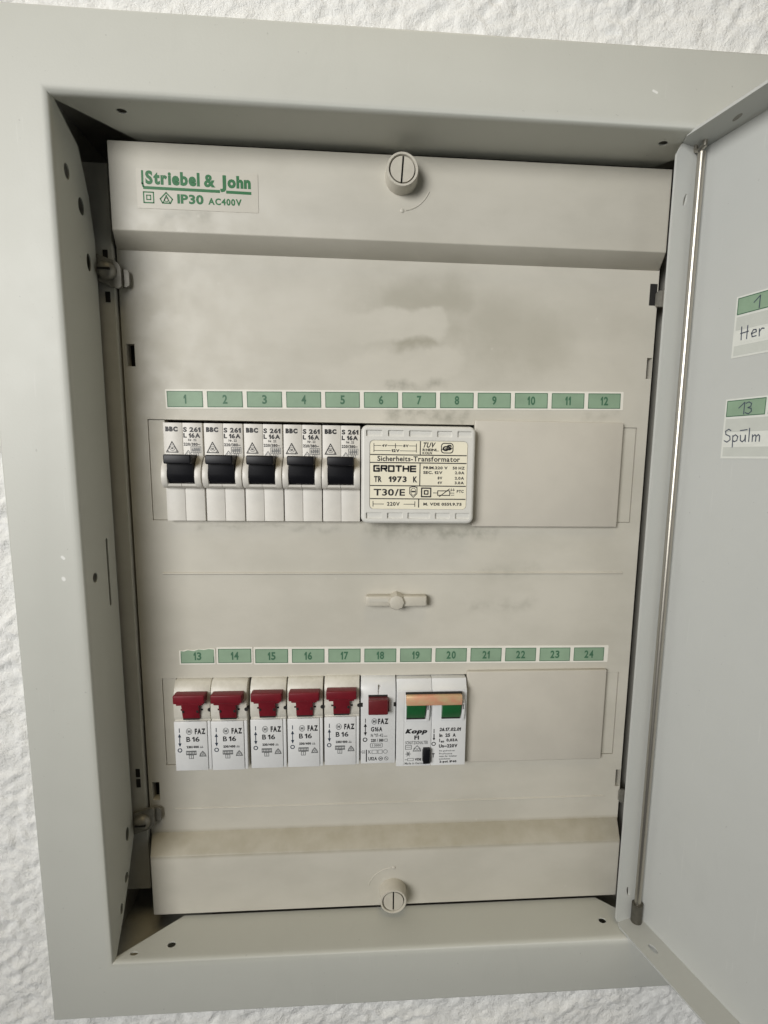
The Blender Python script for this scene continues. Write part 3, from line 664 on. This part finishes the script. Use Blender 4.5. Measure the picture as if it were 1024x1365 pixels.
p.text('220V', 12.1, 18.1, 8.2, 10.0, .006); p.text('M. VDE 0551.9.75', 29.2, 47.4, 8.4, 9.8, .02)
p.obj('printed_marking', 'ink', yT+0.30, lb)

# ------------------------------------------------------------------ lower row: five white breakers with red T levers
def make_faz(label):
    t = thing('circuit_breaker', label, 'circuit breaker', (-109.2, 0, -127.6), 'lower circuit breakers with red T levers')
    prof = [(12, 0.2), (-5.2, 0.2), (-5.2, 26.2), (-5.8, 26.8), (-6.2, 28.5), (-6.2, 32.0), (-5.9, 36), (-5.2, 39.5), (-4.2, 42.0), (-2.4, 44.4), (-1.2, 45.1), (12, 45.1)]
    h = B().prism(prof, 0.06, 17.4, 0.25, 2)
    ho = h.obj('housing', 'aged', t, smooth=40)
    B().box(0.05, 15.75, -6.7, -5.0, 0.0, 25.7, 0.3, 2).obj('front_plate', 'faz', t, smooth=40)
    B().box(15.98, 17.38, -6.35, -5.0, 0.1, 25.7, 0.2, 2).obj('front_plate', 'faz', t, smooth=40)
    lv = B()
    lv.box(1.3, 16.1, -10.2, -4.8, 36.4, 40.7, 0.55, 3, taper=(0.7, 0.55)); lv.box(2.4, 15.0, -9.6, -5.0, 35.3, 37.2, 0.5, 2)
    lv.prism([(-4, 27.2), (-6.9, 27.4), (-7.6, 29.6), (-8.2, 32.5), (-8.9, 36), (-9.2, 38.0), (-4, 39)], 4.6, 12.7, 0.2, 2)
    lo = lv.obj('lever', 'red', t, smooth=40)
    B().box(4.8, 12.5, -7.05, -6.0, 26.9, 27.7).obj('lever_gap', 'dark', lo, smooth=0)
    for x in (5.3, 12.0): B().box(x-.45, x+.45, -8.4, -7.0, 31.0, 32.4, 0.2, 1).obj('lever_notch', 'dark', lo)
    for x in (3.6, 13.2): B().box(x-.1, x+1.0, -6.35, -5.5, 31.3, 32.2, 0.1, 1).obj('pivot_slot', 'dark', ho)
    B().lathe([(1.0, -6.3), (1.0, -4)], 17.3, 31.6, 18).obj('side_notch', 'dark', ho, smooth=0)
    p = Print()
    p.text('FAZ', 9.9, 15.0, 19.2, 22.2, 0.03); p.text('B', 5.7, 7.6, 15.3, 17.9, 0.0); p.text('16', 8.5, 12.0, 15.3, 17.9, 0.0); p.text('230/400', 5.7, 11.5, 11.9, 13.2, 0.035)
    p.obj('printed_marking', 'ink', -6.76, t)
    p = Print(); p.rect(2.35, 2.75, 20.2, 22.4); p.arrow2(2.5, 12.7, 19.6, .4, .8, 1.9); p.ring(2.4, 10.9, 0.9, 0.45, 20); p.obj('switch_arrow', 'inkblue', -6.76, t)
    p = Print(); p.ring(7.2, 20.7, 1.3, 0.28, 24, 1.55); p.text('M', 6.5, 7.9, 19.9, 21.5, 0.01); p.line([(6.6, 19.3), (7.8, 19.3)], .2)
    p.rect(5.3, 10.3, 9.9, 10.6); p.rect(5.3, 10.3, 8.3, 9.0)
    for i in range(7): p.rect(5.3+i*.76, 5.65+i*.76, 8.6, 10.2)
    p.frame(6.7, 8.7, 6.4, 8.3, .25); p.line([(7.7, 6.6), (7.7, 8.2)], .25)
    p.line([(11.8, 7.6), (14.8, 7.6), (14.3, 9.0), (13.3, 10.2), (12.3, 9.0)], .35, True); p.ring(12.7, 8.3, .45, .2, 10); p.ring(13.9, 8.3, .45, .2, 10); p.ring(13.3, 9.2, .4, .2, 10)
    p.line([(12.0, 12.2), (13.6, 12.2)], .25); p.line([(12.5, 12.0), (12.5, 13.0)], .2); p.line([(13.2, 12.0), (13.2, 13.0)], .2)
    p.obj('fine_print', 'inkgrey', -6.76, t)
    return t
faz0 = make_faz('white breaker with red T lever and cracked top edge, under torn green field thirteen')
for i, x in enumerate((-91.5, -72.6, -54.5, -36.4)):
    dup(faz0, (x, (-0.25, 0.2, -0.1, 0.3)[i], -127.6+0.25*i), 'white breaker with red T lever '+('left of a dark gap, under single green field fourteen', 'right of a dark gap, under green field fifteen', 'between two like it, under green field sixteen', 'touching the square-lever breaker, under green field seventeen')[i])

# older breaker with a square lever
t = thing('circuit_breaker', 'older breaker marked G16A with small square red lever under number field 18', 'circuit breaker', (-18.4, 0, -127.0), 'lower circuit breakers')
prof = [(12, 0.3), (-5.8, 0.3), (-6.0, 1.0), (-6.0, 26.8), (-6.3, 29), (-6.3, 36), (-5.8, 40), (-4.3, 42.6), (-2.4, 44.4), (-1.4, 44.9), (12, 44.9)]
ho = B().prism(prof, 0.15, 17.5, 0.3, 2).obj('housing', 'faz', t, smooth=40)
lv = B(); lv.box(3.9, 13.6, -10.6, -5.5, 28.6, 36.4, 0.5, 3, taper=(0.2, 0.6)); lv.box(12.8, 14.3, -8.8, -5.5, 29.3, 35.2, 0.5, 2)
lo = lv.obj('lever', 'redold', t, smooth=40)
B().box(3.9, 13.4, -6.5, -6.0, 36.2, 37.2).obj('lever_gap', 'dark', ho, smooth=0); B().box(3.9, 13.8, -6.5, -6.0, 28.0, 28.9).obj('lever_gap', 'dark', ho, smooth=0)
B().box(8.6, 8.72, -6.38, -5.0, 37.2, 42.0).obj('seam', 'inkgrey', ho, smooth=0)
for x in (0.7, 17.0): B().box(x-.55, x+.55, -6.42, -5.0, 30.9, 33.3, 0.2, 1).obj('side_notch', 'dark', ho)
p = Print()
p.text('FAZ', 8.8, 14.0, 21.5, 24.5, 0.03); p.text('G', 5.2, 6.9, 17.6, 20.1, 0.015); p.text('16A', 7.2, 11.0, 17.6, 20.1, 0.015); p.text('220 / 380', 5.3, 11.6, 12.0, 13.7, 0.03)
p.rect(2.3, 2.65, 22.4, 24.6); p.arrow2(2.45, 15.4, 22.1, .4, .8, 1.9); p.ring(2.3, 13.3, 0.95, 0.45, 20); p.rect(2.75, 3.25, 1.3, 7.9); p.text('U12A', 4.0, 8.4, 2.0, 3.9, .01); p.ring(10.2, 2.9, .95, .3, 16); p.rect(9.7, 10.7, 2.7, 3.1)
p.obj('printed_marking', 'ink', -6.06, t)
p = Print(); p.ring(6.9, 23.0, 1.25, 0.28, 24, 1.5); p.text('M', 6.2, 7.6, 22.2, 23.8, .01); p.text('N "17-42', 5.2, 11.4, 14.6, 16.5, .012); p.line([(11.8, 15), (13.4, 15)], .3); p.line(rrect(5.0, 11.0, 9.0, 11.3, .5, 2), .22, True); p.text('3 5000', 5.7, 10.3, 9.5, 10.8, .012)
p.text('G2', 0.5, 2.4, 5.9, 7.5, 0); p.text('K', 4.0, 5.4, 5.7, 7.6, .01); p.frame(5.8, 8.4, 5.7, 7.6, .2); p.frame(8.9, 11.0, 5.7, 7.6, .2); p.ring(12.6, 6.7, 1.0, .26, 16); p.ring(13.1, 2.9, .95, .25, 16); p.line([(12.5, 3.4), (13.7, 2.4)], .25); p.frame(12.2, 13.5, 12.2, 13.5, .2)
p.obj('fine_print', 'inkgrey', -6.06, t)
p = Print(); p.text('3 0 2', 2.0, 6.8, 0, 1.0, .03)
p.obj('printed_marking', 'ink', 0, t, fmap=lambda a, b: (a, -2.05-b*.62-0.25, 44.55-b*0.75+0.75*0-0.1))

# ------------------------------------------------------------------ residual current switch with two green levers
t = thing('residual_current_switch', 'two-module white residual current switch with two green levers joined by copper bar', 'safety switch', (-0.5, 0, -127.9))
yR = -7.0
for xa, xb, s_ in ((0.1, 17.7, 0), (17.85, 35.4, 1)):
    prof = [(12, 0), (yR, 0), (yR, 26.0), (yR-.1, 40.5), (-5.6, 41.6), (-3.6, 45.2), (12, 45.2)]
    h = B().prism(prof, xa, xb, 0.3, 2).obj('housing', 'faz', t, smooth=40)
    lx = 4.9 if s_ == 0 else 22.6
    # shallow well round the lever
    B().box(lx-.35, lx+11.6, yR-.16, yR+.3, 24.0, 35.5, 0.15, 1).obj('lever_well', 'faz', h)
    lv = B().prism([(-5, 26.3), (yR-.9, 26.3), (yR-2.3, 28.5), (yR-3.3, 31.5), (yR-3.9, 35.5), (-5, 36.6)], lx+.1, lx+9.4, 0.25, 2).obj('lever', 'lever_green', t, smooth=40)
    B().box(lx+.1, lx+9.4, yR-.95, yR-.2, 25.6, 26.5).obj('lever_gap', 'dark', lv, smooth=0)
    B().prism([(yR, 24.2), (yR-.6, 24.4), (yR-1.6, 27.5), (yR-2.0, 32), (yR-1.6, 35.4), (yR, 35.5)], lx+10.0, lx+11.6, 0.2, 2).obj('lever_cheek', 'faz', h)
    B().box(lx+10.4, lx+11.2, yR-2.02, yR-1.2, 31.0, 33.6, 0.1, 1).obj('cheek_slot', 'inkgrey', h)
cb = B().box(4.6, 32.2, yR-5.0, yR-1.6, 34.7, 39.6, 0.35, 2).obj('coupling_bar', 'copper', t)
B().box(4.4, 32.5, yR-2.6, yR-.8, 39.4, 39.95).obj('bar_gap', 'dark', cb, smooth=0)
B().box(0.6, 3.8, yR-.08, yR+.3, 30.4, 33.2, 0.1, 1).obj('side_mark', 'inkgrey', t) if False else None
tb_ = B(); tb_.box(13.7, 17.2, yR-2.4, yR+.5, 2.2, 10.0, 0.3, 2); tb_.box(13.4, 14.6, yR-1.4, yR+.5, 3.0, 9.0, 0.3, 2)
tb_.obj('test_button', 'black', t)
p = Print()
p.text('K', 4.6, 7.6, 17.6, 20.0, .045, .4); p.text('opp', 7.2, 15.2, 16.8, 19.3, .045, .35); p.line([(4.7, 18.0), (6.3, 18.0)], .3); p.text('FI', 9.2, 11.6, 14.2, 16.4, .02)
p.rect(18.95, 19.35, 17.5, 19.7); p.arrow2(19.2, 13.5, 17.1, .55, .7, 1.3, False); p.ring(19.1, 11.7, .9, .42, 20); p.text('T', 18.4, 19.7, 4.3, 6.6, .03)
p.text('26.17.02.01', 21.9, 32.7, 18.4, 20.4, .03, .1); p.text('In', 21.9, 23.5, 15.3, 17.2, .03); p.text('25', 25.0, 27.4, 15.3, 17.2, .035); p.text('A', 28.7, 30.3, 15.3, 17.2, .035)
p.text('I', 21.9, 22.3, 12.6, 14.4, .03); p.text('an', 22.7, 24.4, 12.3, 13.3, .03); p.text('0,03A', 25.6, 31.4, 12.5, 14.4, .03); p.text('Un~220V', 21.8, 31.3, 9.5, 11.4, .03); p.text('2-pol. IP40', 22.3, 31.0, 1.0, 2.5, .04); p.text('VDE', 9.6, 12.9, 2.8, 4.1, .04)
p.obj('printed_marking', 'ink', yR-0.06, t)
p = Print(); p.text('SCHUTZSCHALTER', 4.7, 16.2, 11.7, 13.5, .004); p.frame(4.8, 7.8, 9.1, 11.1, .26); p.line([(5.3, 10.2), (7.3, 10.2)], .25); p.line([(8.7, 8.0), (12.6, 8.0), (12.2, 9.4), (10.7, 10.9), (9.2, 9.4)], .3, True); p.ring(10.0, 8.9, .6, .2, 12); p.ring(11.4, 8.9, .6, .2, 12)
for k in range(3):
    a = math.radians(60*k); p.line([(6.2-1.4*math.cos(a), 6.5-1.4*math.sin(a)), (6.2+1.4*math.cos(a), 6.5+1.4*math.sin(a))], .26)
p.ring(6.2, 6.5, .8, .2, 6); p.line([(4.6, 3.4), (5.8, 3.4)], .25); p.frame(6.0, 8.9, 2.8, 4.1, .2); p.text('Made in Germany', 4.5, 15.9, .4, 2.0, .004)
p.text('Bei gedruckter', 22.0, 30.2, 7.2, 8.3, .006); p.text('Pruftaste', 22.0, 28.7, 5.8, 6.8, .006); p.text('muss der Schalter', 22.0, 31.2, 4.4, 5.4, .006); p.text('ausschalten', 22.0, 27.8, 3.0, 3.9, .006)
p.obj('fine_print', 'inkgrey', yR-0.06, t)
for x0_, x1_ in ((0.2, 3.9),):
    B().box(x0_, x1_, yR-.22, yR+.3, 0.2, 45.0-5, 0.12, 1).obj('side_strip', 'faz', t)

# ------------------------------------------------------------------ hand-lettered circuit sheets on the inside of the door
def sheet(u0, z0, z1, label, head, word, wid=46):
    base = D(u0, 0, z0)
    t = thing('circuit_sheet', label, 'label', base, 'hand-lettered paper labels on the door')
    def fm(off): return lambda a, b: tuple(q-r for q, r in zip(D(u0+a, off, z0+b), base))
    H = z1-z0
    B().plate([rect(0, wid, 0, H)], lambda a, b, d: tuple(q-r for q, r in zip(D(u0+a, 0.2-d, z0+b), base)), 0.22).obj('paper', 'sheetwhite', t, smooth=0)
    hz = H-0.7-6.3
    B().plate([rect(0.8, 16.8, hz, hz+6.3)], lambda a, b, d: tuple(q-r for q, r in zip(D(u0+a, 0.26-d, z0+b), base)), 0.1).obj('number_field', 'green', t, smooth=0)
    B().plate([rect(18.0, 34.0, hz, hz+6.3)], lambda a, b, d: tuple(q-r for q, r in zip(D(u0+a, 0.26-d, z0+b), base)), 0.1).obj('number_field', 'green', t, smooth=0)
    p = Print(); p.frame(.9, 16.7, hz+.1, hz+6.2, .26); p.frame(18.1, 33.9, hz+.1, hz+6.2, .26); p.obj('field_outline', 'greendark', 0, t, fmap=fm(.3))
    for za, zb_ in ((0.8, 4.6), (5.6, 9.6), (10.6, hz-.9)):
        Print().rect(0.8, wid-.6, za, zb_).obj('writing_line', 'sheetgrey' if za != 5.6 else 'sheetwhite', 0, t, fmap=fm(.245))
    p = Print()
    for stx in head: p.line(stx, .34)
    for stx in word: p.line(stx, .34)
    p.obj('handwriting', 'pen', 0, t, fmap=fm(.33))
def hw(strokes, ox_, oz_, sx, sz): return [[(ox_+x*sx, oz_+z*sz) for x, z in s_] for s_ in strokes]
G = {'1': [[(0, .55), (.5, 1), (.5, 0)]], '3': [[(0, .9), (.25, 1), (.5, .85), (.45, .62), (.2, .52), (.5, .45), (.55, .2), (.3, 0), (0, .12)]],
     'H': [[(0, 1), (.05, 0)], [(.5, 1), (.5, 0)], [(-.05, .5), (.6, .55)]], 'e': [[(0, .3), (.4, .38), (.36, .55), (.15, .58), (.02, .35), (.1, .06), (.42, .08)]],
     'r': [[(0, .55), (.04, 0)], [(.03, .35), (.2, .55), (.38, .5)]], 'S': [[(.5, .88), (.3, 1), (.05, .85), (.1, .6), (.45, .45), (.5, .18), (.25, 0), (0, .12)]],
     'p': [[(0, .5), (.04, -.4)], [(.0, .4), (.2, .55), (.42, .4), (.36, .1), (.15, .02), (.04, .12)]],
     'u': [[(0, .5), (.04, .1), (.2, 0), (.38, .15), (.4, .5), (.44, 0)], [(-.05, .85), (.5, .9)]], 'l': [[(0, 1), (.03, 0)]],
     'm': [[(0, .5), (.02, 0)], [(.02, .35), (.18, .5), (.28, .4), (.28, 0)], [(.28, .35), (.45, .5), (.56, .38), (.56, 0)]]}
def word(s, x, z, h, adv):
    out = []
    for c in s: out += hw(G[c], x, z, h, h); x += adv[c]*h
    return out
adv = {'1': .62, '3': .8, 'H': .85, 'e': .62, 'r': .6, 'S': .7, 'p': .62, 'u': .68, 'l': .28, 'm': .8}
sheet(22.4, 68.5, 92.1, 'upper paper label on the door, handwritten with a word starting with H', word('1', 7.5, 17.2, 4.6, adv), word('Her', 3.4, 6.6, 5.0, adv))
sheet(22.0, 28.6, 52.4, 'lower paper label on the door, handwritten with a word starting with S', word('13', 6.0, 17.4, 4.6, adv), word('Spulm', 1.0, 6.6, 5.2, adv))
